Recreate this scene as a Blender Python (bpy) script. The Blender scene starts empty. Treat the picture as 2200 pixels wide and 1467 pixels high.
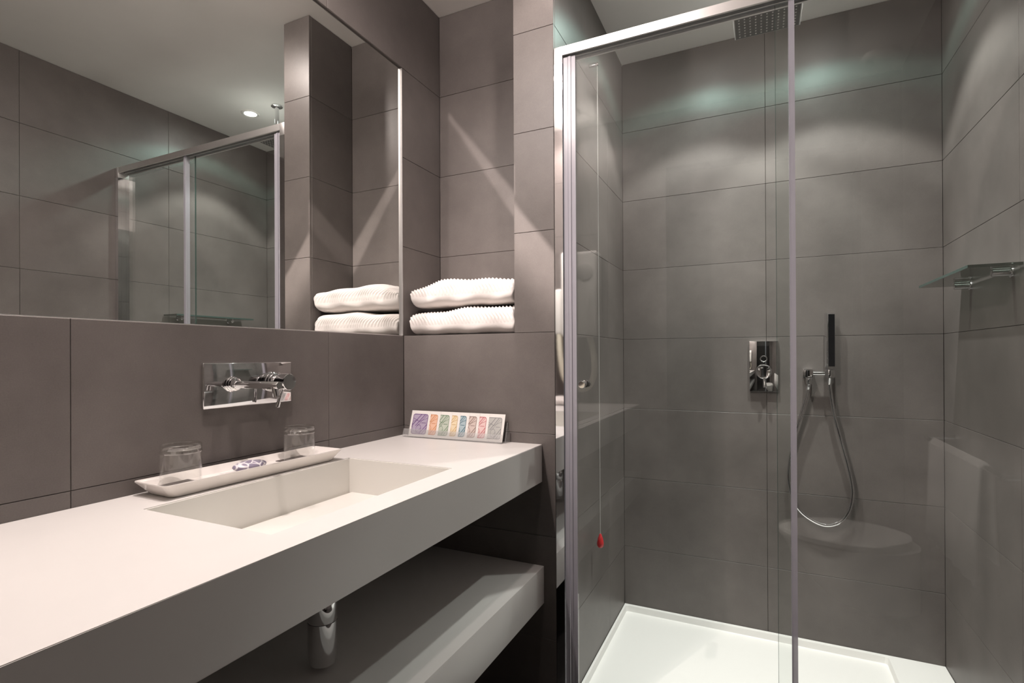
import bpy, bmesh, math, random
from mathutils import Vector, Matrix
random.seed(7)
R = math.radians
S = bpy.context.scene
COL = S.collection

# ------------------------------------------------------------------ camera
f_px, SX, SY = 1135.83, -10.8, 28.35
YAW, PITCH, ROLL = -0.44772, 0.00223, -0.00478
fw = Vector((math.sin(YAW)*math.cos(PITCH), math.cos(YAW)*math.cos(PITCH), math.sin(PITCH)))
rt = Vector((math.cos(YAW), -math.sin(YAW), 0)); up = rt.cross(fw)
r2 = rt*math.cos(ROLL)+up*math.sin(ROLL); u2 = up*math.cos(ROLL)-rt*math.sin(ROLL)
cd = bpy.data.cameras.new('camera'); cam = bpy.data.objects.new('camera', cd); COL.objects.link(cam)
cd.sensor_fit = 'HORIZONTAL'; cd.sensor_width = 36; cd.lens = 36*f_px/2200
cd.shift_x = -SX/2200; cd.shift_y = SY/2200; cd.clip_start = 0.02
cam.matrix_world = Matrix(((r2.x, u2.x, -fw.x, 1.0814), (r2.y, u2.y, -fw.y, 0.0), (r2.z, u2.z, -fw.z, 1.1542), (0, 0, 0, 1)))
S.camera = cam

# ------------------------------------------------------------------ world, exposure, light levels
w = bpy.data.worlds.new('world'); S.world = w; w.use_nodes = True
w.node_tree.nodes['Background'].inputs[0].default_value = (1, .95, .9, 1)
w.node_tree.nodes['Background'].inputs[1].default_value = 0.05
S.view_settings.view_transform = 'Standard'; S.view_settings.look = 'None'
S.view_settings.gamma = 1; S.view_settings.use_curve_mapping = False
S.view_settings.exposure = 0.35
S.cycles.max_bounces = 14; S.cycles.diffuse_bounces = 7; S.cycles.glossy_bounces = 7
S.cycles.transmission_bounces = 10; S.cycles.transparent_max_bounces = 24
S.cycles.sample_clamp_indirect = 4.0; S.cycles.caustics_refractive = False
SHOWER_W, VANITY_W = 80, 66
SHOWER_C, VANITY_C = (.985, 1.0, .945), (1.0, .875, .825)

# ------------------------------------------------------------------ materials
def nt(name):
    m = bpy.data.materials.new(name); m.use_nodes = True
    return m, m.node_tree, m.node_tree.nodes['Principled BSDF']
def plain(name, col, rough=.5, metal=0, spec=.5, noise=0, nscale=40, bump=0, bscale=300, **kw):
    m, t, b = nt(name)
    b.inputs['Base Color'].default_value = (*col, 1); b.inputs['Roughness'].default_value = rough
    b.inputs['Metallic'].default_value = metal; b.inputs['Specular IOR Level'].default_value = spec
    for k, v in kw.items(): b.inputs[k.replace('_', ' ')].default_value = v
    tc = t.nodes.new('ShaderNodeTexCoord')
    if noise:
        n = t.nodes.new('ShaderNodeTexNoise'); n.inputs['Scale'].default_value = nscale; n.inputs['Detail'].default_value = 5
        t.links.new(tc.outputs['Object'], n.inputs['Vector'])
        r = t.nodes.new('ShaderNodeValToRGB')
        r.color_ramp.elements[0].position = .3; r.color_ramp.elements[1].position = .7
        r.color_ramp.elements[0].color = (*[c*(1-noise) for c in col], 1)
        r.color_ramp.elements[1].color = (*[min(1, c*(1+noise)) for c in col], 1)
        t.links.new(n.outputs['Fac'], r.inputs['Fac']); t.links.new(r.outputs['Color'], b.inputs['Base Color'])
    if bump:
        n2 = t.nodes.new('ShaderNodeTexNoise'); n2.inputs['Scale'].default_value = bscale; n2.inputs['Detail'].default_value = 3
        t.links.new(tc.outputs['Object'], n2.inputs['Vector'])
        bp = t.nodes.new('ShaderNodeBump'); bp.inputs['Strength'].default_value = bump; bp.inputs['Distance'].default_value = .001
        t.links.new(n2.outputs['Fac'], bp.inputs['Height']); t.links.new(bp.outputs['Normal'], b.inputs['Normal'])
    return m
def tile_mat():
    m, t, b = nt('porcelain_tile')
    geo = t.nodes.new('ShaderNodeNewGeometry'); oi = t.nodes.new('ShaderNodeObjectInfo')
    n1 = t.nodes.new('ShaderNodeTexNoise'); n1.inputs['Scale'].default_value = 3.0; n1.inputs['Detail'].default_value = 6; n1.inputs['Roughness'].default_value = .65
    n2 = t.nodes.new('ShaderNodeTexNoise'); n2.inputs['Scale'].default_value = 420; n2.inputs['Detail'].default_value = 2
    t.links.new(geo.outputs['Position'], n1.inputs['Vector']); t.links.new(geo.outputs['Position'], n2.inputs['Vector'])
    r = t.nodes.new('ShaderNodeValToRGB'); r.color_ramp.elements[0].position = .3; r.color_ramp.elements[1].position = .72
    r.color_ramp.elements[0].color = (.112, .100, .094, 1); r.color_ramp.elements[1].color = (.172, .154, .145, 1)
    t.links.new(n1.outputs['Fac'], r.inputs['Fac'])
    mx = t.nodes.new('ShaderNodeMix'); mx.data_type = 'RGBA'; mx.blend_type = 'MULTIPLY'; mx.inputs['Factor'].default_value = 1
    r2_ = t.nodes.new('ShaderNodeMapRange'); r2_.inputs['To Min'].default_value = .86; r2_.inputs['To Max'].default_value = 1.14
    t.links.new(n2.outputs['Fac'], r2_.inputs['Value'])
    a = t.nodes.new('ShaderNodeMapRange'); a.inputs['To Min'].default_value = .94; a.inputs['To Max'].default_value = 1.05
    t.links.new(oi.outputs['Random'], a.inputs['Value'])
    mu = t.nodes.new('ShaderNodeMath'); mu.operation = 'MULTIPLY'
    t.links.new(r2_.outputs[0], mu.inputs[0]); t.links.new(a.outputs[0], mu.inputs[1])
    t.links.new(r.outputs['Color'], mx.inputs[6]); t.links.new(mu.outputs[0], mx.inputs[7])
    t.links.new(mx.outputs[2], b.inputs['Base Color'])
    b.inputs['Roughness'].default_value = .42; b.inputs['Specular IOR Level'].default_value = .4
    bp = t.nodes.new('ShaderNodeBump'); bp.inputs['Strength'].default_value = .12; bp.inputs['Distance'].default_value = .0006
    t.links.new(n2.outputs['Fac'], bp.inputs['Height']); t.links.new(bp.outputs['Normal'], b.inputs['Normal'])
    return m
def glass_mat(name, tint, gl=1.0, ior=1.5, dirt=0, rough=0):
    m = bpy.data.materials.new(name); m.use_nodes = True; t = m.node_tree; t.nodes.clear()
    o = t.nodes.new('ShaderNodeOutputMaterial'); mix = t.nodes.new('ShaderNodeMixShader')
    tr = t.nodes.new('ShaderNodeBsdfTransparent'); tr.inputs[0].default_value = (*tint, 1)
    g = t.nodes.new('ShaderNodeBsdfGlossy'); g.inputs['Roughness'].default_value = rough; g.inputs['Color'].default_value = (gl, gl, gl, 1)
    fr = t.nodes.new('ShaderNodeFresnel'); ge = t.nodes.new('ShaderNodeNewGeometry')
    mr_ = t.nodes.new('ShaderNodeMapRange'); mr_.inputs['To Min'].default_value = ior; mr_.inputs['To Max'].default_value = 1/ior
    t.links.new(ge.outputs['Backfacing'], mr_.inputs['Value']); t.links.new(mr_.outputs[0], fr.inputs[0])
    t.links.new(fr.outputs[0], mix.inputs[0]); t.links.new(tr.outputs[0], mix.inputs[1]); t.links.new(g.outputs[0], mix.inputs[2])
    last = mix
    if dirt:
        df = t.nodes.new('ShaderNodeBsdfDiffuse'); df.inputs[0].default_value = (.8, .8, .8, 1)
        m2 = t.nodes.new('ShaderNodeMixShader'); m2.inputs[0].default_value = dirt
        t.links.new(mix.outputs[0], m2.inputs[1]); t.links.new(df.outputs[0], m2.inputs[2]); last = m2
    t.links.new(last.outputs[0], o.inputs[0]); return m
def emit_mat(name, col, s):
    m = bpy.data.materials.new(name); m.use_nodes = True; t = m.node_tree; t.nodes.clear()
    o = t.nodes.new('ShaderNodeOutputMaterial'); e = t.nodes.new('ShaderNodeEmission')
    e.inputs[0].default_value = (*col, 1); e.inputs[1].default_value = s; t.links.new(e.outputs[0], o.inputs[0]); return m

TILE = tile_mat()
GROUT = plain('grout', (.05, .040, .035), .9, noise=.3)
CEIL = plain('ceiling_plaster', (.86, .84, .81), .85, noise=.03, nscale=3, bump=.2, bscale=60)
FLOORM = plain('floor_tile', (.035, .03, .028), .5, noise=.15)
HALLM = plain('hall_paint', (.05, .046, .045), .7, noise=.05)
SOLID = plain('solid_surface', (.665, .645, .628), .42, noise=.012, nscale=8)
BASINM = plain('basin_white', (.74, .725, .69), .38)
TRAYM = plain('shower_tray_resin', (.86, .85, .83), .45)
CERAM = plain('white_ceramic', (.84, .80, .77), .12)
CHROME = plain('chrome', (.80, .80, .81), .04, 1)
SATIN = plain('satin_aluminium', (.90, .88, .87), .42, 1, noise=.02, nscale=15)
MIRROR = plain('mirror_silver', (.84, .855, .835), .0, 1)
DGLASS = glass_mat('shower_glass', (.982, .992, .986), 1.0, 1.5)
SGLASS = glass_mat('shelf_glass', (.46, .50, .47), 1.0, 1.5)
EDGE = plain('glass_edge', (.05, .09, .08), .1)
SEAL = plain('clear_seal', (.50, .49, .55), .25, Alpha=.72)
SEAL2 = plain('clear_seal_strip', (.44, .43, .48), .25, Alpha=.8)
TGLASS = glass_mat('tumbler_wall', (.985, .985, .98), 1.0, 1.5, rough=.06)
TBASE = glass_mat('tumbler_base', (.90, .90, .89), 1.0, 2.3, rough=.07)
ACRYL = glass_mat('acrylic', (.93, .93, .93), 1.0, 1.45, dirt=.16)
TOWEL = plain('terry_cotton', (.76, .72, .695), .95, spec=.1, bump=.7, bscale=900, Sheen_Weight=.3)
RED = plain('red_plastic', (.62, .035, .04), .35)
CORD = plain('white_cord', (.75, .74, .72), .6)
WHITEP = plain('white_plastic', (.78, .76, .73), .35)
RUBBER = plain('grey_rubber', (.2, .2, .21), .5)
DARKP = plain('dark_coaster', (.07, .055, .05), .7)
BLACKG = plain('black_gloss', (.012, .012, .014), .05, spec=.8)
PAPER = plain('sachet_paper', (.80, .78, .75), .6)

# ------------------------------------------------------------------ helpers
def link(name, me, mat, parent=None, loc=(0, 0, 0), rot=None, smooth=False):
    o = bpy.data.objects.new(name, me); COL.objects.link(o)
    if mat is not None and not me.materials: me.materials.append(mat)
    o.location = loc
    if rot: o.rotation_euler = rot
    if parent: o.parent = parent
    if smooth:
        for p in me.polygons: p.use_smooth = True
    return o
def bm_obj(name, bm, mat, parent=None, smooth=False, loc=(0, 0, 0), rot=None):
    me = bpy.data.meshes.new(name); bmesh.ops.recalc_face_normals(bm, faces=bm.faces); bm.to_mesh(me); bm.free()
    o = link(name, me, mat, parent, loc, rot, smooth)
    if smooth:
        try: me.set_sharp_from_angle(angle=R(38))
        except Exception: pass
    return o
def add_box(bm, x0, x1, y0, y1, z0, z1, bev=0, seg=2):
    g = bmesh.ops.create_cube(bm, size=1, matrix=Matrix.Translation(((x0+x1)/2, (y0+y1)/2, (z0+z1)/2)) @ Matrix.Diagonal((x1-x0, y1-y0, z1-z0, 1)))
    if bev:
        es = list({e for v in g['verts'] for e in v.link_edges})
        bmesh.ops.bevel(bm, geom=es, offset=bev, segments=seg, affect='EDGES', profile=.5)
def box(name, mat, x0, x1, y0, y1, z0, z1, parent=None, bev=0, seg=2):
    bm = bmesh.new(); o = Vector((0, 0, 0))
    if parent: o = parent.location
    add_box(bm, x0-o.x, x1-o.x, y0-o.y, y1-o.y, z0-o.z, z1-o.z, bev, seg)
    return bm_obj(name, bm, mat, parent, smooth=bool(bev))
def frame(axis):
    a = Vector(axis).normalized(); h = Vector((0, 0, 1)) if abs(a.z) < .9 else Vector((1, 0, 0))
    u = a.cross(h).normalized(); v = a.cross(u); return a, u, v
def add_lathe(bm, prof, base, axis, n=32, cap=(True, True)):
    """prof = [(distance along axis, radius)]"""
    a, u, v = frame(axis); base = Vector(base); rings = []
    for d, r in prof:
        if r <= 1e-7: rings.append([bm.verts.new(base+a*d)]); continue
        rings.append([bm.verts.new(base+a*d+(u*math.cos(2*math.pi*i/n)+v*math.sin(2*math.pi*i/n))*r) for i in range(n)])
    for A, B in zip(rings, rings[1:]):
        for i in range(n):
            j = (i+1) % n
            if len(A) == 1 and len(B) == 1: continue
            if len(A) == 1: bm.faces.new((A[0], B[i], B[j]))
            elif len(B) == 1: bm.faces.new((A[i], A[j], B[0]))
            else: bm.faces.new((A[i], A[j], B[j], B[i]))
    if cap[0] and len(rings[0]) > 1: bm.faces.new(rings[0])
    if cap[1] and len(rings[-1]) > 1: bm.faces.new(rings[-1])
def lathe(name, mat, prof, base, axis, parent=None, n=32, cap=(True, True)):
    bm = bmesh.new(); o = parent.location if parent else Vector((0, 0, 0))
    add_lathe(bm, prof, Vector(base)-o, axis, n, cap); return bm_obj(name, bm, mat, parent, smooth=True)
def catmull(pts, k=10):
    P = [Vector(p) for p in pts]; P = [2*P[0]-P[1]]+P+[2*P[-1]-P[-2]]; out = []
    for i in range(1, len(P)-2):
        for s in range(k):
            t = s/k; a, b, c, d = P[i-1:i+3]
            out.append(.5*((2*b)+(c-a)*t+(2*a-5*b+4*c-d)*t*t+(3*b-a-3*c+d)*t**3))
    out.append(P[-2]); return out
def add_tube(bm, pts, r, n=10, rib=0):
    rings = []; pv = None
    for i, p in enumerate(pts):
        d = (pts[min(i+1, len(pts)-1)]-pts[max(i-1, 0)]).normalized()
        if pv is None: _, u, v = frame(d)
        else: u = (pv-d*pv.dot(d)).normalized(); v = d.cross(u)
        pv = u; rr = r(i/(len(pts)-1)) if callable(r) else r
        if rib and i % 2: rr *= 1-rib
        rings.append([bm.verts.new(p+(u*math.cos(2*math.pi*k/n)+v*math.sin(2*math.pi*k/n))*rr) for k in range(n)])
    for A, B in zip(rings, rings[1:]):
        for k in range(n): bm.faces.new((A[k], A[(k+1) % n], B[(k+1) % n], B[k]))
    bm.faces.new(rings[0]); bm.faces.new(rings[-1])
def tube(name, mat, pts, r, parent=None, n=10, k=10, rib=0):
    o = parent.location if parent else Vector((0, 0, 0)); bm = bmesh.new()
    add_tube(bm, [p-o for p in catmull(pts, k)], r, n, rib); return bm_obj(name, bm, mat, parent, smooth=True)
def thing(name, label, cat, loc, group=None, rz=0):
    o = bpy.data.objects.new(name, None); COL.objects.link(o); o.location = loc; o.rotation_euler = (0, 0, rz)
    o.empty_display_size = .05
    o['label'] = label; o['category'] = cat; o['kind'] = 'thing'
    if group: o['group'] = group
    return o
def tag(o, label, cat, group=None):
    o['label'] = label; o['category'] = cat; o['kind'] = 'thing'
    if group: o['group'] = group
    return o
def struct(o, label):
    o['kind'] = 'structure'; o['label'] = label; o['category'] = o.name.split('_')[0]; return o

# ------------------------------------------------------------------ tiles (each one its own object)
TH, GAP, CH = .010, .0010, .0007
_tm = {}
def tile_mesh(wd, ht, key):
    k = (round(wd, 4), round(ht, 4), key)
    if k in _tm: return _tm[k]
    u, v, n = [Vector(q) for q in key]
    bm = bmesh.new(); vs = []
    for d, ins in ((-TH, 0), (-CH, 0), (0, CH)):
        vs.append([bm.verts.new(u*(sx*(wd/2-ins))+v*(sy*(ht/2-ins))+n*d) for sx, sy in ((-1, -1), (1, -1), (1, 1), (-1, 1))])
    for A, B in zip(vs, vs[1:]):
        for i in range(4): bm.faces.new((A[i], A[(i+1) % 4], B[(i+1) % 4], B[i]))
    bm.faces.new(vs[0]); bm.faces.new(vs[-1])
    bmesh.ops.recalc_face_normals(bm, faces=bm.faces)
    me = bpy.data.meshes.new('tile'); bm.to_mesh(me); bm.free(); me.materials.append(TILE); _tm[k] = me
    return me
ZR = [0.0, .0234, .3234, .6234, .9234, 1.2234, 1.5234, 1.8234, 2.1234, 2.4234]
ax = dict(x=(1, 0, 0), y=(0, 1, 0), z=(0, 0, 1))
def tiles(parent, nrm, const, us, zs, vaxis='z', gap=GAP):
    """nrm like '+x'; us = splits along the wall, zs = splits along the other axis"""
    s = 1 if nrm[0] == '+' else -1; na = nrm[1]
    ua = [a for a in 'xyz' if a not in (na, vaxis)][0]
    n = tuple(s*c for c in ax[na]); key = (ax[ua], ax[vaxis], n)
    for a, b in zip(us, us[1:]):
        for c, d in zip(zs, zs[1:]):
            o = bpy.data.objects.new('tile', tile_mesh(b-a-gap, d-c-gap, key)); COL.objects.link(o)
            p = dict(x=0, y=0, z=0); p[ua] = (a+b)/2; p[vaxis] = (c+d)/2; p[na] = const+s*random.uniform(-.0003, .0003)
            o.location = (p['x'], p['y'], p['z']); o.parent = parent

YF, YB, YN, YS = .09, 1.4506, 1.678, 2.303      # front wall, ledge face, niche back, shower back
XC, XN, XR = .540, .410, 1.652                  # partition face, niche right side, right wall
MT = 2.1234
# ------------------------------------------------------------------ large structure
floor = struct(box('floor', FLOORM, -.05, 1.72, -1.5, 2.36, -.04, 0), 'dark tiled bathroom floor under the vanity and shower tray')
ceiling = struct(box('ceiling', CEIL, -.05, 1.72, -1.5, 2.36, 2.4238, 2.47), 'off-white plaster ceiling above the tiled walls')
bm = bmesh.new()
add_box(bm, -.05, -.0125, -.03, 1.72, 0, 2.4236)
wl = struct(bm_obj('wall_left', bm, GROUT), 'brown-grey tiled wall behind the vanity and mirror')
tiles(wl, '+x', 0, [YF, .50, 1.109, YB], ZR[:6])
tiles(wl, '+x', 0, [1.447, YN], ZR[5:9])
tiles(wl, '+x', 0, [YF, .50, 1.109, YN], ZR[8:])
# niche, ledge and the block below it
bm = bmesh.new()
add_box(bm, -.012, .418, YB+.010, YN+.012, 0, 1.2134)
add_box(bm, -.012, .418, YN+.010, YN+.05, 1.2134, 2.4236)
wn = struct(bm_obj('wall_niche', bm, GROUT), 'tiled niche and ledge holding the folded towels')
tiles(wn, '-y', YB, [0, XC], ZR[:6])
tiles(wn, '-y', YN, [0, XN], ZR[5:])
tiles(wn, '+z', 1.2232, [0, XN], [YB+.0105, YN], vaxis='y')
# partition with the column end
wp = struct(box('wall_partition', GROUT, XN+.0105, XC-.0105, YB+.0105, YS+.04, 0, 2.4236), 'tiled partition column between the towel niche and the shower')
tiles(wp, '-y', YB, [XN, XC], ZR[5:])
tiles(wp, '-x', XN, [YB+.0105, YN], ZR[5:])
tiles(wp, '+x', XC, [YB+.0105, 2.052, YS], ZR)
wb = struct(box('wall_back', GROUT, XC-.02, XR+.04, YS+.0105, YS+.05, 0, 2.4236), 'dark grey tiled back wall of the shower')
tiles(wb, '-y', YS, [XC, 1.101, XR], ZR)
wr = struct(box('wall_right', GROUT, XR+.0105, XR+.05, -.03, YS+.02, 0, 2.4236), 'grey tiled wall on the right of the shower')
tiles(wr, '-x', XR, [YF, .485, 1.093, 1.702, YS], ZR)
# wall behind the camera, with the doorway the picture is taken from
DX0, DX1 = .64, 1.50
bm = bmesh.new()
add_box(bm, -.03, DX0, -.03, YF-.0105, 0, 2.4236); add_box(bm, DX1, XR+.02, -.03, YF-.0105, 0, 2.4236)
add_box(bm, DX0, DX1, -.03, YF-.0105, 2.13, 2.4236)
wf = struct(bm_obj('wall_front', bm, GROUT), 'tiled wall with the doorway opposite the shower')
tiles(wf, '+y', YF, [0, DX0], ZR); tiles(wf, '+y', YF, [DX1, XR], ZR); tiles(wf, '+y', YF, [DX0, DX1], [2.13, 2.4234])
bm = bmesh.new()
add_box(bm, -.05, 1.72, -1.5, -1.45, 0, 2.4236); add_box(bm, -.05, 0, -1.45, -.031, 0, 2.4236); add_box(bm, 1.67, 1.72, -1.45, -.031, 0, 2.4236)
struct(bm_obj('wall_hall', bm, HALLM), 'dim hallway walls beyond the doorway')

# ------------------------------------------------------------------ recessed lamps
def downlight(x, y, label, watts, col, core=42, ring=None, group='recessed ceiling downlights', rad=.022, streak=0, up_fill=.16):
    t = thing('downlight', label, 'ceiling light', (x, y, 2.4236), group)
    lathe('trim_ring', WHITEP, [(0, .030), (.0, .045), (.004, .044), (.006, .040), (.004, .031), (.0, .030)], (x, y, 2.4236), (0, 0, -1), t, 40, (False, False))
    lathe('lens', emit_mat('lamp_lens', col, 24), [(.0, .030), (.0018, .0295)], (x, y, 2.4236), (0, 0, -1), t, 32)
    ld = bpy.data.lights.new('bulb', 'POINT'); ld.energy = watts; ld.color = col; ld.shadow_soft_size = rad
    try: ld.cycles.use_multiple_importance_sampling = False
    except Exception: pass
    ld.use_nodes = True; n = ld.node_tree; em = n.nodes['Emission']
    tc = n.nodes.new('ShaderNodeTexCoord'); sp = n.nodes.new('ShaderNodeSeparateXYZ')
    n.links.new(tc.outputs['Normal'], sp.inputs[0])
    ng = n.nodes.new('ShaderNodeMath'); ng.operation = 'MULTIPLY'; ng.inputs[1].default_value = -1; n.links.new(sp.outputs['Z'], ng.inputs[0])
    ac = n.nodes.new('ShaderNodeMath'); ac.operation = 'ARCCOSINE'; n.links.new(ng.outputs[0], ac.inputs[0])
    dv = n.nodes.new('ShaderNodeMath'); dv.operation = 'DIVIDE'; dv.inputs[1].default_value = math.pi/2; n.links.new(ac.outputs[0], dv.inputs[0])
    cr = n.nodes.new('ShaderNodeValToRGB'); n.links.new(dv.outputs[0], cr.inputs[0]); e = cr.color_ramp.elements
    if ring: stops = [(0, 1.0), (18, .82), (28, .46), (core-5, .27), (core-2, .36), (core+1, .32), (core+5, .05), (ring-6, .035), (ring-1, .075), (ring+3, .075), (ring+9, .018), (89, .0)]
    elif streak: stops = [(0, .66), (30, .70), (43, .62), (50, .36), (58, .17), (70, .10), (80, .06), (87, up_fill)]
    else: stops = [(0, .50), (30, .52), (45, .66), (60, .66), (70, .36), (79, .12), (87, up_fill)]  # last stop sends added light upward to fill the ceiling
    while len(e) < len(stops): e.new(.5)
    for el, (a, v) in zip(e, stops):
        el.position = a/90; c = (v, v, v, 1)
        if ring and ring-3 < a < ring+4: c = (v*.72, v*1.0, v*.95, 1)
        el.color = c
    n.links.new(cr.outputs[0], em.inputs[0])
    if streak:
        # mirror-bounce streak added to the beam, described on the niche wall plane y = 1.678
        def M(op, a, b=None):
            q = n.nodes.new('ShaderNodeMath'); q.operation = op
            for i, v in enumerate((a, b)):
                if v is None: continue
                if isinstance(v, (int, float)): q.inputs[i].default_value = v
                else: n.links.new(v, q.inputs[i])
            return q.outputs[0]
        def step(v, a, b):
            q = n.nodes.new('ShaderNodeMapRange'); q.interpolation_type = 'SMOOTHSTEP'
            q.inputs['From Min'].default_value = a; q.inputs['From Max'].default_value = b; n.links.new(v, q.inputs['Value']); return q.outputs[0]
        dx, dy, dz = sp.outputs['X'], sp.outputs['Y'], sp.outputs['Z']
        k = M('DIVIDE', YN-y, M('MAXIMUM', dy, .02))
        q = M('ADD', M('MULTIPLY', dx, k), x); z = M('ADD', M('MULTIPLY', dz, k), 2.3936)
        s_ = M('ADD', z, M('MULTIPLY', q, 1.24))
        kc = (YN-y)/(YB-y); qc = x+(XN-x)*kc
        col = step(q, qc-.002, qc+.002); nic = M('SUBTRACT', 1, col)
        low = M('SUBTRACT', 2.104, M('MULTIPLY', q, .25))
        sN = M('MULTIPLY', M('SUBTRACT', 1, step(s_, 2.100, 2.114)), step(M('SUBTRACT', s_, low), -.020, .004))
        bN = M('SUBTRACT', 1, step(s_, 2.100, 2.114))
        uc = 2.3936-(2.3936-1.62)*kc+1.24*qc
        sC = M('MULTIPLY', M('SUBTRACT', 1, step(s_, uc-.012, uc+.004)), step(s_, uc-.36, uc-.10))
        gate = M('MULTIPLY', step(q, .036, .041), step(dy, .05, .12))
        zb = M('SUBTRACT', 2.3936, M('DIVIDE', M('SUBTRACT', 2.3936, z), kc))
        gate = M('MULTIPLY', gate, step(zb, 1.0, 1.36))
        qe = x+(XC-x)*kc
        gate = M('MULTIPLY', gate, M('SUBTRACT', 1, step(q, qe, qe+.01)))
        add = M('ADD', M('MULTIPLY', nic, M('ADD', M('MULTIPLY', sN, streak), M('MULTIPLY', bN, streak*.28))), M('MULTIPLY', col, M('MULTIPLY', sC, streak*.9)))
        fac = M('ADD', 1, M('MULTIPLY', gate, add))
        n.links.new(fac, em.inputs[1])
    lo = bpy.data.objects.new('bulb', ld); COL.objects.link(lo); lo.parent = t; lo.location = (0, 0, -.030)
    return t
downlight(1.296, 1.905, 'lit recessed downlight over the shower, right of the rain shower head', SHOWER_W, SHOWER_C, 42, 62)
downlight(.88, 1.905, 'recessed downlight over the shower, beside the partition wall', SHOWER_W, SHOWER_C, 42, 62)
downlight(.26, .62, 'recessed downlight over the washbasin', VANITY_W, VANITY_C, 50, rad=.008, streak=3.6)
downlight(.19, .30, 'added unseen downlight over the vanity near the doorway wall', VANITY_W*.62, VANITY_C, 50)  # extra lamp kept out of view, brightens the near end of the counter
downlight(.66, 1.14, 'added unseen downlight in front of the tiled column beside the shower door', VANITY_W*.28, VANITY_C, 50, up_fill=0)  # lamp added to brighten the column front and the head rail
# unlit hallway lamp behind the camera
hl = thing('hall_lamp', 'small round unlit hallway ceiling lamp beyond the doorway', 'ceiling light', (1.05, -.42, 2.4236))
lathe('lamp_rim', WHITEP, [(0, .046), (.004, .046), (.006, .036), (0, .034)], (1.05, -.42, 2.4236), (0, 0, -1), hl, 32, (False, False))
lathe('lamp_glass', RUBBER, [(.001, .034), (.002, 0)], (1.05, -.42, 2.4236), (0, 0, -1), hl, 32)

# ------------------------------------------------------------------ mirror
mr = thing('wall_mirror', 'large frameless mirror above the vanity', 'mirror', (-.010, YF, 1.2234))
box('mirror_glass', MIRROR, -.0122, -.007, YF+.001, 1.4455, 1.2245, MT-.001, mr)
box('side_trim', SATIN, -.0122, .0006, 1.4457, 1.4475, 1.2245, MT-.002, mr)['label'] = 'thin bright metal strip along the mirror right edge'
box('bottom_trim', SATIN, -.0122, -.0008, YF+.001, 1.4457, 1.2228, 1.2246, mr)

# ------------------------------------------------------------------ vanity
def counter_mesh(x1, y0, y1, z0, z1, bx0, bx1, by0, by1):
    bm = bmesh.new(); xs = [.0005, bx0, bx1, x1]; ys = [y0, by0, by1, y1]
    T = {}
    for lvl, z in ((0, z0), (1, z1)):
        for i, x in enumerate(xs):
            for j, y in enumerate(ys): T[lvl, i, j] = bm.verts.new((x, y, z))
    for lvl in (0, 1):
        for i in range(3):
            for j in range(3):
                if i == 1 and j == 1: continue
                bm.faces.new([T[lvl, a, b] for a, b in ((i, j), (i+1, j), (i+1, j+1), (i, j+1))])
    for i in range(3):
        for j in (0, 3): bm.faces.new([T[0, i, j], T[0, i+1, j], T[1, i+1, j], T[1, i, j]])
        for q in (0, 3): bm.faces.new([T[0, q, i], T[0, q, i+1], T[1, q, i+1], T[1, q, i]])
    for q in (1, 2):
        bm.faces.new([T[0, 1, q], T[0, 2, q], T[1, 2, q], T[1, 1, q]]); bm.faces.new([T[0, q, 1], T[0, q, 2], T[1, q, 2], T[1, q, 1]])
    es = [e for e in bm.edges if all(abs(v.co.x-x1) < 1e-6 for v in e.verts)]
    bmesh.ops.bevel(bm, geom=es, offset=.0012, segments=2, affect='EDGES')
    return bm
CT, CB = .893, .7825
va = thing('vanity_counter', 'thick white vanity counter with a sunken rectangular basin', 'counter', (0, .8, CT))
bm = counter_mesh(.4985, YF+.001, YB-.001, CB, CT, .120, .431, .550, 1.056)
bmesh.ops.translate(bm, verts=bm.verts, vec=(0, -.8, -CT)); bm_obj('worktop', bm, SOLID, va)
# basin: walls lining the opening, floor with a slot at the back
bm = bmesh.new()
bx0, bx1, by0, by1, bz = .120, .431, .550, 1.056, .806
def wallq(bm, pts): bm.faces.new([bm.verts.new(p) for p in pts])
e_ = .0006
add_box(bm, bx0, bx0+.003, by0+e_, by1-e_, bz-.012, CT-.0015); add_box(bm, bx1-.003, bx1, by0+e_, by1-e_, bz-.012, CT-.0015)
add_box(bm, bx0, bx1, by0, by0+.003, bz-.012, CT-.0015); add_box(bm, bx0, bx1, by1-.003, by1, bz-.012, CT-.0015)
bmesh.ops.translate(bm, verts=bm.verts, vec=(0, -.8, -CT)); bs = bm_obj('basin', bm, BASINM, va)
box('basin_floor', BASINM, bx0+.011, bx1-.003, by0+.003, by1-.003, bz-.012, bz, va)
box('drain_channel', BASINM, bx0+.003, bx0+.011, by0+.003, by1-.003, bz-.018, bz-.006, va)

sh = box('vanity_shelf', SOLID, .0005, .503, YF+.001, YB-.001, .427, .536, None, .0012)
tag(sh, 'thick white open shelf below the vanity counter', 'shelf')
# bottle trap
tr = thing('bottle_trap', 'chrome bottle trap under the basin above the lower shelf', 'pipe', (.295, .787, .548))
lathe('trap_cup', CHROME, [(0, 0), (0, .022), (.003, .0255), (.020, .0285), (.085, .0285)], (.295, .787, .548), (0, 0, 1), tr, 40)
lathe('trap_body', CHROME, [(.0855, .0275), (.087, .0285), (.150, .0270), (.160, .020), (.2335, .020)], (.295, .787, .548), (0, 0, 1), tr, 40)
lathe('trap_seam', RUBBER, [(.0845, .0278), (.0865, .0278)], (.295, .787, .548), (0, 0, 1), tr, 40)
tube('waste_pipe', CHROME, [(.275, .787, .688), (.15, .787, .690), (.001, .787, .690)], .016, tr, 16)

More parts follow.
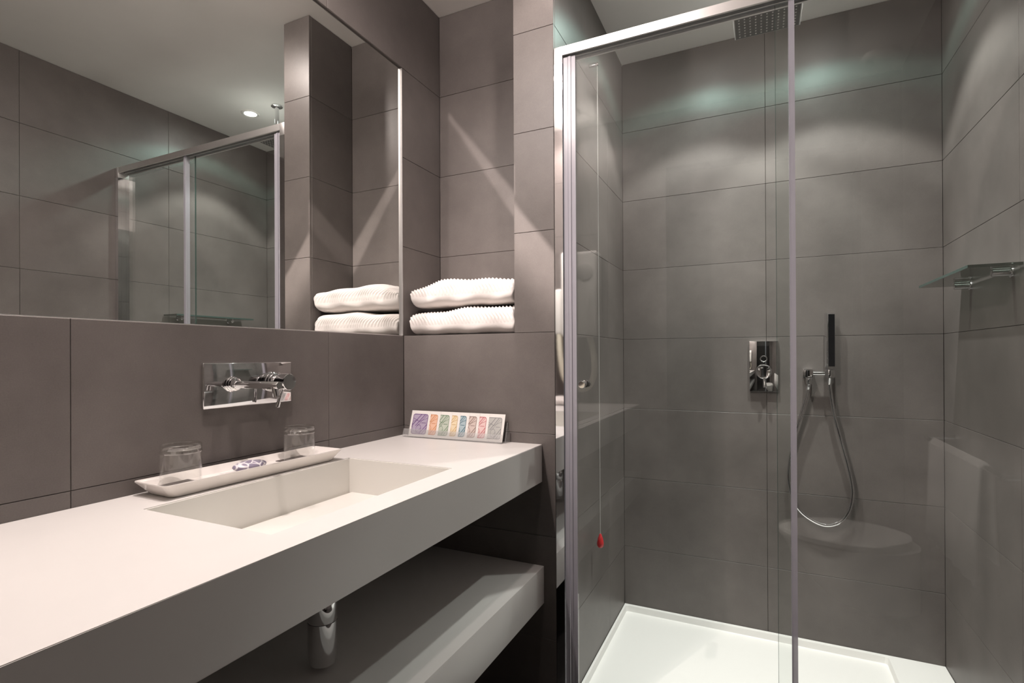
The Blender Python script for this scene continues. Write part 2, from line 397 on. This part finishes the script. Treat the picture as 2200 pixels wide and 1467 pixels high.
# ------------------------------------------------------------------ basin mixer
fx = thing('wall_basin_mixer', 'chrome wall-mounted basin mixer with spout and round knob', 'faucet', (0, .85, 1.09))
box('backplate', CHROME, .0004, .008, .737, .972, 1.042, 1.142, fx, .0025, 3)
lathe('spout_flange', CHROME, [(.0, .0175), (.003, .0175), (.004, .016), (.009, .016), (.010, .0145), (.016, .0145), (.018, .011)], (.008, .803, 1.0935), (1, 0, 0), fx)
lathe('spout', CHROME, [(0, .0082), (.147, .0082), (.149, .0075), (.149, 0)], (.010, .803, 1.0935), (1, 0, 0), fx)
lathe('spout_outlet', CHROME, [(0, .0075), (.020, .0075), (.020, .0055), (.016, .005)], (.146, .803, 1.089), (.30, 0, -1), fx, 24)
lathe('knob_collar', CHROME, [(.0, .024), (.004, .024), (.005, .0225), (.009, .0225), (.010, .0235), (.014, .0235), (.015, .0215), (.020, .0215), (.022, .018)], (.008, .912, 1.0945), (1, 0, 0), fx)
lathe('knob', CHROME, [(0, .0165), (.028, .0165), (.030, .0195), (.0575, .0195), (.0585, .0185), (.0585, 0)], (.010, .912, 1.0945), (1, 0, 0), fx, 40)
pin = lathe('lever_pin', CHROME, [(0, .0042), (.032, .0042), (.032, .0052), (.044, .0052), (.045, .004)], (.052, .905, 1.078), (-.15, -.22, -1), fx, 16)

# ------------------------------------------------------------------ tray on the counter
TA = R(-1.6)
ty = thing('amenity_tray', 'long shallow white ceramic tray behind the basin', 'tray', (.066, .812, CT), rz=TA)
def rr(hx, hy, r, n=5):
    out = []
    for cx, cy, a0 in ((hx-r, hy-r, 0), (-hx+r, hy-r, 90), (-hx+r, -hy+r, 180), (hx-r, -hy+r, 270)):
        for i in range(n+1):
            a = R(a0+90*i/n); out.append((cx+r*math.cos(a), cy+r*math.sin(a)))
    return out
bm = bmesh.new(); rings = []
for z, hx, hy, r in ((.0005, .030, .190, .008), (.0005, .036, .196, .010), (.004, .0395, .200, .011), (.0260, .0515, .219, .009), (.0278, .0512, .2187, .009),
                     (.0278, .0490, .2165, .008), (.0262, .0483, .2158, .008), (.0140, .0410, .204, .008), (.0120, .0395, .201, .008), (.0120, .025, .18, .006)):
    rings.append([bm.verts.new((x, y, z)) for x, y in rr(hx, hy, r)])
for A, B in zip(rings, rings[1:]):
    n = len(A)
    for i in range(n): bm.faces.new((A[i], A[(i+1) % n], B[(i+1) % n], B[i]))
bm.faces.new(rings[0]); bm.faces.new(rings[-1])
bm_obj('tray_body', bm, CERAM, ty, smooth=True)
TZ = CT+.0122
def on_tray(dx, dy):
    c, s = math.cos(TA), math.sin(TA); return (.066+dx*c-dy*s, .812+dx*s+dy*c)
def tumbler(x, y, label):
    t = thing('tumbler', label, 'glass', (x, y, TZ+.0015), 'upturned tumblers on the amenity tray')
    h, r0, r1 = .081, .0358, .0352
    # upside down: rim below, thick base on top
    lathe('glass_wall', TGLASS, [(0, r0), (.062, r1), (.062, r1-.0016), (0, r0-.0016), (0, r0)], (x, y, TZ+.0015), (0, 0, 1), t, 48, (False, False))
    lathe('glass_base', TBASE, [(.0622, 0), (.0622, r1-.004), (.0622, r1), (.065, r1+.0018), (.0675, r1+.0006), (.0695, r1-.0002), (.072, r1+.0008), (.0785, r1+.0004), (.0805, r1-.002), (.081, r1-.006), (.080, r1-.010), (.079, 0)],
          (x, y, TZ+.0015), (0, 0, 1), t, 48)
    return t
for dy, lab, lc in ((-.158, 'upturned clear tumbler at the near end of the tray', 'dark coaster under the tumbler at the near end of the tray'),
                    (.128, 'upturned clear tumbler at the far end of the tray', 'dark coaster under the tumbler at the far end of the tray')):
    x, y = on_tray(-.000, dy)
    x2, y2 = on_tray(0, dy-.003)
    cb = box('coaster', DARKP, x2-.034, x2+.034, y2-.038, y2+.038, TZ+.0000, TZ+.0012)
    tag(cb, lc, 'coaster', 'dark coasters on the amenity tray')
    tumbler(x, y, lab)
# wrapped soap
sx_, sy_ = on_tray(.000, -.008)
so = thing('wrapped_soap', 'small oval soap in clear violet-patterned wrapper', 'soap', (sx_, sy_, TZ))
def violet():
    m, t, b = nt('violet_wrapper'); tc = t.nodes.new('ShaderNodeTexCoord'); v = t.nodes.new('ShaderNodeTexVoronoi')
    v.feature = 'DISTANCE_TO_EDGE'; v.inputs['Scale'].default_value = 55
    t.links.new(tc.outputs['Object'], v.inputs['Vector']); r = t.nodes.new('ShaderNodeValToRGB')
    r.color_ramp.elements[0].position = .05; r.color_ramp.elements[1].position = .09
    r.color_ramp.elements[0].color = (.75, .73, .76, 1); r.color_ramp.elements[1].color = (.25, .22, .30, 1)
    t.links.new(v.outputs['Distance'], r.inputs[0]); t.links.new(r.outputs[0], b.inputs['Base Color']); b.inputs['Roughness'].default_value = .45
    return m
bm = bmesh.new(); bmesh.ops.create_uvsphere(bm, u_segments=32, v_segments=16, radius=1)
for v in bm.verts:
    v.co = Vector((v.co.x*.024, v.co.y*.040, .011+v.co.z*.0105))
bm_obj('soap_bar', bm, violet(), so, smooth=True)
bm = bmesh.new(); N = 18; g = []
for i in range(N+1):
    row = []
    for j in range(7):
        y = -.058+.116*i/N; x = -.026+.052*j/6; d = abs(y)/.058
        z = .0008 + (0.0026*abs(math.sin(i*1.7+j*2.1)))*max(0, d-.6)
        row.append(bm.verts.new((x*(1-.25*max(0, d-.7)), y, z)))
    g.append(row)
for i in range(N):
    for j in range(6): bm.faces.new((g[i][j], g[i+1][j], g[i+1][j+1], g[i][j+1]))
wr_ = bm_obj('wrapper_fold', bm, ACRYL, so, smooth=True)

# ------------------------------------------------------------------ sachets in their acrylic stand
HX0, HX1, HY = .030, .388, 1.404
st = thing('sachet_stand', 'clear acrylic stand holding coloured toiletry sachets', 'display stand', (HX0, HY, CT))
def quadslab(name, mat, pts, th, parent):
    """pts: 4+ coplanar world points; extruded th along the normal"""
    bm = bmesh.new(); P = [Vector(p)-parent.location for p in pts]; n = (P[1]-P[0]).cross(P[2]-P[0]).normalized()*th
    a = [bm.verts.new(p) for p in P]; b = [bm.verts.new(p+n) for p in P]
    bm.faces.new(a); bm.faces.new(b)
    for i in range(len(a)): bm.faces.new((a[i], a[(i+1) % len(a)], b[(i+1) % len(a)], b[i]))
    return bm_obj(name, bm, mat, parent)
zc = CT+.0004
LEAN = .30                                     # back lean, metres per metre
def lp(x, s, off=0): return (x, HY+LEAN*s+off, zc+s)   # point on the leaning plane
quadslab('front_lip', ACRYL, [lp(HX0, .002, -.002), lp(HX1, .002, -.002), lp(HX1, .026, -.002), lp(HX0, .026, -.002)], .0018, st)
quadslab('back_panel', ACRYL, [lp(HX0+.012, .002, .0108), lp(HX1-.004, .002, .0108), lp(HX1-.004, .066, .0108), lp(HX0+.012, .066, .0108)], .0018, st)
quadslab('base', ACRYL, [(HX0, HY-.001, zc), (HX1, HY-.001, zc), (HX1, HY+.010, zc), (HX0, HY+.010, zc)], .0018, st)
for x in (HX0+.012, HX1+.004):
    quadslab('end_support', ACRYL, [(x, HY+.012, zc), (x, 1.4490, zc), (x, HY+.030, zc+.060)], .0018, st)
SC = [('violet', (.42, .36, .47), (.16, .07, .24)), ('orange', (.78, .50, .36), (.62, .26, .10)), ('green', (.50, .55, .47), (.16, .26, .16)),
      ('yellow', (.78, .66, .46), (.62, .42, .18)), ('teal', (.40, .50, .54), (.05, .15, .20)), ('brown', (.62, .52, .48), (.25, .17, .14)),
      ('pink', (.76, .56, .54), (.52, .12, .14)), ('silver', (.66, .66, .64), (.28, .28, .29))]
right = [.124, .160, .203, .233, .264, .300, .333, .386]
for i, ((cn, c1, c2), xr) in enumerate(zip(SC, right)):
    wd = .066; x0 = xr-wd; off = .0006+.0009*i; ht = .081
    if i == 0: x0 = xr-.074
    t = thing('toiletry_sachet', {'violet': 'white sachet with violet panel at the left end of the acrylic stand',
               'silver': 'shiny silver-grey sachet at the right end of the acrylic stand'}.get(cn, 'white sachet with %s panel in the acrylic stand' % cn), 'sachet', lp(x0, 0, off), 'toiletry sachets in the acrylic stand')
    quadslab('packet', PAPER, [lp(x0, .003, off), lp(xr, .003, off), lp(xr, .003+ht, off), lp(x0, .003+ht, off)], -.0005, t)
    P1 = plain('panel_'+cn, c1, .5 if cn != 'silver' else .3, metal=.0 if cn != 'silver' else .5); P2 = plain('ink_'+cn, c2, .5)
    px0, px1, pz0, pz1 = x0+.009, xr-.009, .012, .073
    wpn, hpn = px1-px0, pz1-pz0
    cx_, cz_ = (px0+px1)/2, (pz0+pz1)/2
    quadslab('colour_panel', P1, [lp(cx_+a, cz_+b, off-.00015) for a, b in rr(wpn/2, hpn/2, .006, 3)], -.0001, t)
    # line drawing: border, diagonals and a ring, as thin raised ink
    bm = bmesh.new()
    def seg(a, b, wdt):
        (xa, za), (xb, zb) = a, b; d = Vector((xb-xa, zb-za)); 
        if d.length < 1e-6: return
        n_ = Vector((-d.y, d.x)).normalized()*wdt/2
        q = [(xa+n_.x, za+n_.y), (xb+n_.x, zb+n_.y), (xb-n_.x, zb-n_.y), (xa-n_.x, za-n_.y)]
        bm.faces.new([bm.verts.new(Vector(lp(px0+u_*wpn, pz0+v_*hpn, off-.0006))-t.location) for u_, v_ in q])
    B = [(u_/wpn+.5, v_/hpn+.5) for u_, v_ in rr(wpn/2, hpn/2, .006, 3)]
    for a, b in zip(B, B[1:]+B[:1]): seg(a, b, .030)
    for a, b, wdt in (((.02, .44), (.55, 1.0), .035), ((.22, .40), (.80, 1.0), .035), ((.36, .40), (.92, .98), .018), ((.0, .80), (.45, .62), .018),
                      ((.0, .62), (.36, .70), .016), ((.55, .02), (1.0, .50), .035), ((.70, .0), (1.0, .34), .022), ((.45, .62), (1.0, .82), .016),
                      ((.62, .56), (.92, .56), .022), ((.0, .30), (.0, .55), .05), ((.30, .02), (.60, .30), .014)): seg(a, b, wdt)
    C = [(.45+.17*math.cos(2*math.pi*k/16), .26+.20*math.sin(2*math.pi*k/16)) for k in range(16)]
    for a, b in zip(C, C[1:]+C[:1]): seg(a, b, .020)
    bm_obj('line_drawing', bm, P2, t)

# ------------------------------------------------------------------ folded towels in the niche
def towel(name, label, x0, x1, y0, y1, zb, thick, ph, group, seam=.52, tilt=0, end_drop=.010):
    """closed soft slab; upper surface ribbed on the diagonal, plain hem below a seam line"""
    t = thing(name, label, 'towel', ((x0+x1)/2, (y0+y1)/2, zb), group)
    NU, NP = 230, 150
    verts, faces = [], []
    cx_, cy_ = (x0+x1)/2, (y0+y1)/2; hw = (x1-x0)/2; hd = (y1-y0)/2
    def sup(a, e): return math.copysign(abs(math.cos(a))**e, math.cos(a)), math.copysign(abs(math.sin(a))**e, math.sin(a))
    for i in range(NU+1):
        u = -1+2*i/NU; ex = max(0, (abs(u)-.93)/.07); k = max(.12, (1-ex**3.2)**.5) if ex < 1 else .12
        topb = 1+.10*math.sin(u*3.1+ph)+.05*math.sin(u*7+ph*2); drop = end_drop*max(0, -u-.45)/.55
        for j in range(NP):
            a = 2*math.pi*j/NP; c, s = sup(a, .55)
            yy = c*hd*(.90+.10*k)+.004*math.sin(u*9+a*2+ph); zz = s
            z = thick*.5+zz*thick*.5*k
            top = max(0, zz)
            z += top*(thick*.16*(topb-1)*4)*k - top*drop
            x = u*hw+.0035*math.sin(a*2+ph)
            # ribs above the seam
            nrm_y, nrm_z = c, s
            upz = zz > (seam*2-1)*.30-.12
            if upz:
                q = (x*1.0+(yy*.42)+(z*.75))*2*math.pi/.0125
                d = .0021*math.sin(q)+.0008
            else: d = -.0005+.0007*math.sin(x*90+z*60+ph)*math.sin(x*37+ph)
            if abs(zz-((seam*2-1)*.30-.12)) < .045: d = -.0012
            verts.append((x, yy+d*nrm_y, max(.0005, z+d*nrm_z)))
    for i in range(NU):
        for j in range(NP):
            a = i*NP+j; b = i*NP+(j+1) % NP; faces.append((a, b, b+NP, a+NP))
    faces.append(tuple(range(NP-1, -1, -1))); faces.append(tuple(NU*NP+j for j in range(NP)))
    me = bpy.data.meshes.new('folded_cloth'); me.from_pydata(verts, [], faces); me.update()
    o = link('folded_cloth', me, TOWEL, t, smooth=True)
    return t
ZT = 1.2236
towel('folded_towel', 'lower folded white ribbed towel resting on the niche ledge', .014, .402, 1.462, 1.664, ZT, .086, .4, 'folded white towels in the niche')
towel('folded_towel', 'upper folded white ribbed towel on top of the stack', .013, .402, 1.464, 1.662, ZT+.0950, .086, 2.2, 'folded white towels in the niche', end_drop=.022)

# ------------------------------------------------------------------ shower tray
sy0, sx0, sx1, sy1 = YB+.002, XC+.001, XR-.001, YS-.001
bm = bmesh.new()
def ringq(z, x0, x1, y0, y1, r):
    return [bm.verts.new(((x0+x1)/2+a, (y0+y1)/2+b, z)) for a, b in rr((x1-x0)/2, (y1-y0)/2, r, 3)]
rs = [ringq(.0005, sx0, sx1, sy0, sy1, .0005), ringq(.072, sx0, sx1, sy0, sy1, .0005), ringq(.074, sx0+.001, sx1-.001, sy0+.001, sy1-.001, .0005),
      ringq(.074, .549, 1.487, 1.512, 2.288, .010), ringq(.0725, .5502, 1.4858, 1.5132, 2.2868, .010), ringq(.0505, .553, 1.482, 1.517, 2.283, .010), ringq(.0495, .556, 1.479, 1.520, 2.280, .010),
      ringq(.047, .75, 1.25, 1.70, 2.10, .010)]
for A, B in zip(rs, rs[1:]):
    n = len(A)
    for i in range(n): bm.faces.new((A[i], A[(i+1) % n], B[(i+1) % n], B[i]))
bm.faces.new(rs[0]); bm.faces.new(rs[-1])
o = bm_obj('shower_tray', bm, TRAYM); tag(o, 'white recessed shower tray on the shower floor', 'shower tray')

# ------------------------------------------------------------------ shower enclosure
en = thing('shower_enclosure', 'sliding glass shower enclosure with satin metal head rail', 'shower screen', (1.1, 1.475, .074))
ZR0, ZR1 = 2.026, 2.051
bm = bmesh.new()
def addp(bm, *a, **k): add_box(bm, *a, **k)
def encl(name, mat, boxes, bev=0):
    bm = bmesh.new()
    for b in boxes: add_box(bm, b[0]-1.1, b[1]-1.1, b[2]-1.475, b[3]-1.475, b[4]-.074, b[5]-.074, bev)
    return bm_obj(name, bm, mat, en, smooth=bool(bev))
encl('head_rail', SATIN, [(.566, XR-.022, 1.452, 1.458, ZR0, ZR1), (.566, XR-.022, 1.458, 1.500, ZR1-.004, ZR1), (.566, XR-.022, 1.494, 1.500, ZR0, ZR1-.004), (.566, XR-.022, 1.476, 1.479, ZR0+.002, ZR1-.004)])
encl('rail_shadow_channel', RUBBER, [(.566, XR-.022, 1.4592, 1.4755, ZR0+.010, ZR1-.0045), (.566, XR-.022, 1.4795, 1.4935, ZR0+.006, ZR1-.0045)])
encl('corner_cap', SATIN, [(XC+.001, .566, 1.4515, 1.5005, 2.004, ZR1+.0005)], .0008)['label'] = 'left corner cap of the head rail'
encl('corner_cap', SATIN, [(XR-.022, XR-.001, 1.4515, 1.5005, 2.004, ZR1+.0005)], .0008)['label'] = 'right corner cap of the head rail'
encl('wall_profile', CHROME, [(XC+.001, .566, 1.4515, 1.4560, .0745, 2.004), (XC+.001, .545, 1.4560, 1.500, .0745, 2.004), (.562, .566, 1.4560, 1.462, .0745, 2.004)])['label'] = 'polished metal post against the tiled column'
encl('wall_profile', CHROME, [(XR-.022, XR-.001, 1.4515, 1.5005, .0745, 2.004)])['label'] = 'metal post against the right wall'
encl('magnet_seal', SEAL2, [(.5675, .580, 1.458, 1.470, .09, 2.020), (.5815, .590, 1.4565, 1.4615, .09, 2.020), (.5905, .603, 1.4590, 1.4620, .09, 2.020)])
dg = encl('sliding_door', DGLASS, [(.603, 1.146, 1.4625, 1.4685, .092, 2.030)])
fg = encl('fixed_panel', DGLASS, [(1.118, XR-.023, 1.4835, 1.4895, .088, 2.030)])
encl('glass_edge', EDGE, [(1.1171, 1.1179, 1.4835, 1.4895, .088, 2.028)])['label'] = 'dark green polished edge of the fixed glass panel'
encl('edge_seal', SEAL, [(1.1462, 1.159, 1.4605, 1.4635, .09, 2.028), (1.1462, 1.150, 1.4635, 1.480, .09, 2.028)])
encl('bottom_track', SATIN, [(.566, XR-.022, 1.455, 1.500, .0745, .086)])
kb = lathe('door_knob', CHROME, [(0, .011), (.003, .011), (.004, .006), (.014, .006), (.015, .0105), (.026, .0105), (.0275, .0095), (.0275, 0)], (.625, 1.4622, 1.072), (0, -1, 0), en, 32)
kb2 = lathe('door_knob', CHROME, [(0, .011), (.003, .011), (.004, .006), (.012, .006), (.013, .0105), (.024, .0105), (.0250, 0)], (.625, 1.4688, 1.072), (0, 1, 0), en, 32)

# ------------------------------------------------------------------ rain shower head
hx_, hy_, hz_ = 1.105, 1.907, 2.250
rh = thing('rain_shower_head', 'square rain shower head hanging from the ceiling', 'shower head', (hx_, hy_, 2.4236))
lathe('ceiling_flange', CHROME, [(0, .028), (.005, .028), (.008, .024), (.010, .011)], (hx_, hy_, 2.4236), (0, 0, -1), rh)
lathe('drop_pipe', CHROME, [(.008, .0105), (.150, .0105)], (hx_, hy_, 2.4236), (0, 0, -1), rh)
lathe('swivel', CHROME, [(.145, .013), (.160, .016), (.163, .016)], (hx_, hy_, 2.4236), (0, 0, -1), rh)
box('head_plate', SATIN, hx_-.1, hx_+.1, hy_-.1, hy_+.1, hz_, hz_+.010, rh, .0012)
box('spray_face', plain('spray_face', (.10, .10, .10), .35), hx_-.096, hx_+.096, hy_-.096, hy_+.096, hz_-.0012, hz_+.0004, rh)
NZ = plain('nozzle_silicone', (.70, .69, .68), .5)
nm = None
for i in range(11):
    for j in range(11):
        x = hx_-.083+.0166*i; y = hy_-.083+.0166*j
        if nm is None:
            o = lathe('nozzle', NZ, [(0, .0026), (.002, .0022), (.0028, 0)], (hx_, hy_, hz_-.0012), (0, 0, -1), rh, 8); nm = o.data
        else: o = link('nozzle', nm, NZ, rh)
        o.location = (x-hx_, y-hy_, 0)

# ------------------------------------------------------------------ shower valve
vv = thing('shower_valve', 'dark polished shower valve plate with two round controls', 'shower control', (1.091, YS, 1.109))
box('valve_plate', CHROME, 1.0405, 1.1415, YS-.012, YS-.0004, 1.011, 1.207, vv, .0012)
lathe('diverter_button', CHROME, [(0, .0135), (.014, .0135), (.016, .0115), (.014, .009), (.014, 0)], (1.091, YS-.012, 1.138), (0, -1, 0), vv, 32)
lathe('temperature_knob', CHROME, [(0, .0285), (.020, .0285), (.024, .026), (.022, .0225), (.022, 0)], (1.091, YS-.012, 1.089), (0, -1, 0), vv, 40)
lathe('lever', CHROME, [(0, .0055), (.022, .0055), (.024, .0065), (.036, .0065), (.037, .005)], (1.093, YS-.026, 1.064), (.05, -.15, -1), vv, 16)

# ------------------------------------------------------------------ hand shower
ew = thing('shower_outlet', 'chrome wall outlet and holder for the hand shower', 'shower fitting', (1.240, YS, 1.083))
box('outlet_flange', CHROME, 1.2255, 1.2560, YS-.010, YS-.0004, 1.066, 1.0985, ew, .001)
box('outlet_block', CHROME, 1.2290, 1.2560, YS-.045, YS-.010, 1.0685, 1.0965, ew, .0012)
lathe('outlet_nut', CHROME, [(0, .0118), (.004, .0118), (.005, .0105), (.022, .0105), (.026, .009)], (1.2435, YS-.031, 1.0685), (0, 0, -1), ew)
lathe('holder_arm', CHROME, [(0, .0062), (.040, .0062)], (1.256, YS-.031, 1.083), (1, 0, 0), ew, 20)
lathe('holder_ring', CHROME, [(0, .0165), (.002, .0172), (.026, .0172), (.028, .0165)], (1.3105, YS-.031, 1.0690), (0, 0, 1), ew, 32)
hs = thing('hand_shower', 'slim square chrome hand shower standing in its wall holder', 'hand shower', (1.3105, YS-.031, 1.0975), rz=R(28))
bm = bmesh.new(); add_box(bm, -.0145, .0145, -.010, .010, 0, .208, .0012); bm_obj('handle', bm, CHROME, hs, smooth=True)
bm = bmesh.new(); add_box(bm, -.0115, .0115, -.0112, -.0098, .012, .204); bm_obj('spray_strip', bm, BLACKG, hs)
hp = [(1740, 832), (1737, 850), (1722, 900), (1703, 960), (1688, 1030), (1682, 1090), (1692, 1143), (1718, 1183), (1765, 1208), (1803, 1203), (1831, 1175), (1844, 1130), (1841, 1080), (1823, 1000), (1801, 920), (1785, 850), (1777, 818)]
HOSE = [(1.244, 1.044), (1.240, 1.022), (1.2225, .950), (1.2005, .866), (1.182, .768), (1.1745, .686), (1.187, .612), (1.219, .556), (1.279, .521), (1.327, .528), (1.3625, .567), (1.379, .630), (1.3755, .699), (1.352, .811), (1.3255, .924), (1.3105, 1.0300), (1.3105, 1.067)]
hose_pts = []
for i, (x, z) in enumerate(HOSE):
    a = math.sin(math.pi*i/(len(HOSE)-1)); hose_pts.append((x, YS-.031+.012*a, z))
ho = tube('shower_hose', CHROME, hose_pts, .0068, None, 10, 26, rib=.10)
tag(ho, 'ribbed chrome hose looping down from the wall outlet', 'hose')

# ------------------------------------------------------------------ glass shelf on the right wall
gs = thing('glass_shelf', 'small clear glass shelf on two chrome pegs on the right wall', 'shelf', (XR, 1.89, 1.366))
o = box('shelf_plate', SGLASS, XR-.108, XR-.004, 1.672, 2.118, 1.3665, 1.3735, gs)
box('front_edge', EDGE, XR-.1088, XR-.1081, 1.672, 2.118, 1.3665, 1.3735, gs)['label'] = 'dark polished front edge of the glass'
for y in (1.745, 2.035):
    lathe('bracket', CHROME, [(0, .012), (.004, .012), (.005, .0088), (.040, .0088), (.041, .0078), (.041, 0)], (XR-.0004, y, 1.3575), (-1, 0, 0), gs, 28)

# ------------------------------------------------------------------ emergency pull cord
pc = thing('pull_cord', 'thin white emergency cord with red pull by the partition', 'pull cord', (XC+.030, 1.806, 2.18))
box('cord_switch', CHROME, XC+.0005, XC+.034, 1.801, 1.811, 2.168, 2.180, pc, .002)
tube('cord', CORD, [(XC+.030, 1.806, 2.172), (XC+.030, 1.810, 1.3), (XC+.030, 1.815, .525)], .00095, pc, 6, 4)
lathe('red_pull', RED, [(0, .003), (.004, .0045), (.016, .0090), (.032, .0118), (.042, .0112), (.047, .007), (.0485, 0)], (XC+.030, 1.815, .528), (0, 0, -1), pc, 20)

# ------------------------------------------------------------------ seen only by reflection: dryer, toilet, towels, vent
hd = thing('hair_dryer', 'white wall-mounted hair dryer with looped hose beside the doorway', 'hair dryer', (.205, YF, 1.5))
box('dryer_housing', WHITEP, .105, .300, YF+.0005, YF+.11, 1.255, 1.715, hd, .018, 4)
bm = bmesh.new(); add_lathe(bm, [(0, .045), (.006, .045), (.008, .040)], (.235-.205, YF+.108-YF, 1.60-1.5), (0, 1, 0), 28); bm_obj('housing_dimple', bm, plain('dryer_dimple', (.55, .54, .52), .4), hd, smooth=True)
box('nozzle_grip', WHITEP, .055, .100, YF+.02, YF+.07, 1.27, 1.52, hd, .012, 3)
tube('dryer_hose', plain('cream_hose', (.72, .68, .56), .5), [(.245, YF+.06, 1.256), (.262, YF+.06, 1.18), (.270, YF+.06, 1.07), (.235, YF+.06, .985), (.165, YF+.06, .975), (.110, YF+.06, 1.03), (.088, YF+.06, 1.13), (.078, YF+.05, 1.272)], .018, hd, 12, 8, rib=.08)
tb = thing('towel_bar', 'chrome towel bar on the right wall outside the shower', 'towel rail', (XR, 1.1, .875))
tube('bar', CHROME, [(XR-.075, .80, .875), (XR-.075, 1.1, .875), (XR-.075, 1.41, .875)], .008, tb, 14)
for y in (.80, 1.41): lathe('bar_post', CHROME, [(0, .018), (.006, .018), (.007, .009), (.083, .009)], (XR-.0004, y, .875), (-1, 0, 0), tb, 20)
bm = bmesh.new(); N = 40; prof = []
for i in range(N+1):
    y = .87+.43*i/N; wv = .004*math.sin(i*.9)+.002*math.sin(i*2.3)
    prof.append((y, wv))
def col_at(wv): return [(-.096+wv, .58), (-.090+wv*.6, .75), (-.0865, .872), (-.075, .8855), (-.0635, .872), (-.060+wv*.3, .75), (-.056, .64)]
g = [[bm.verts.new((dx, y-1.085, z-.875)) for dx, z in col_at(wv)] for y, wv in prof]
for i in range(N):
    for j in range(6): bm.faces.new((g[i][j], g[i+1][j], g[i+1][j+1], g[i][j+1]))
ht_ = bm_obj('bath_towel', bm, TOWEL, None, smooth=True, loc=(XR, 1.085, .875))
md = ht_.modifiers.new('th', 'SOLIDIFY'); md.thickness = .006; md.offset = 0
tag(ht_, 'white bath towel hanging over the chrome bar on the right wall', 'towel')
towel('hand_towel', 'small folded white hand towel on the vanity by the doorway wall', .02, .17, .115, .30, CT+.0006, .035, 1.1, None)
wc = thing('toilet', 'white wall-hung toilet with closed lid on the right wall', 'toilet', (XR, .36, 0))
def egg(L, W, n=32):
    out = []
    for i in range(n):
        a = 2*math.pi*i/n; c, s = math.cos(a), math.sin(a)
        out.append((-(L/2)+(-c)*L/2 if c > 0 else -(L/2)-c*L/2, s*W/2*(1-.10*max(0, c))))
    return out
bm = bmesh.new(); rings = []
for z, L, W in ((.13, .30, .22), (.18, .36, .27), (.26, .43, .32), (.34, .48, .35), (.385, .50, .36)):
    rings.append([bm.verts.new((x-.001, y, z)) for x, y in egg(L, W)])
for A, B in zip(rings, rings[1:]):
    for i in range(32): bm.faces.new((A[i], A[(i+1) % 32], B[(i+1) % 32], B[i]))
bm.faces.new(rings[0]); bm.faces.new(rings[-1]); bm_obj('bowl', bm, CERAM, wc, smooth=True)
bm = bmesh.new(); rings = []
for z, L, W in ((.387, .46, .355), (.392, .475, .365), (.410, .475, .365), (.418, .45, .34), (.421, .36, .25)):
    rings.append([bm.verts.new((x-.03, y, z)) for x, y in egg(L, W)])
for A, B in zip(rings, rings[1:]):
    for i in range(32): bm.faces.new((A[i], A[(i+1) % 32], B[(i+1) % 32], B[i]))
bm.faces.new(rings[0]); bm.faces.new(rings[-1]); bm_obj('lid', bm, WHITEP, wc, smooth=True)
vt = thing('ceiling_vent', 'round white ceiling vent near the right wall', 'vent', (1.55, .26, 2.4236))
lathe('vent_ring', WHITEP, [(0, .075), (.012, .070), (.018, .058), (.012, .046), (0, .044)], (1.55, .26, 2.4236), (0, 0, -1), vt, 40, (False, False))
lathe('vent_disc', WHITEP, [(.004, 0.034), (.010, .036), (.018, .030), (.020, 0)], (1.55, .26, 2.4236), (0, 0, -1), vt, 40)
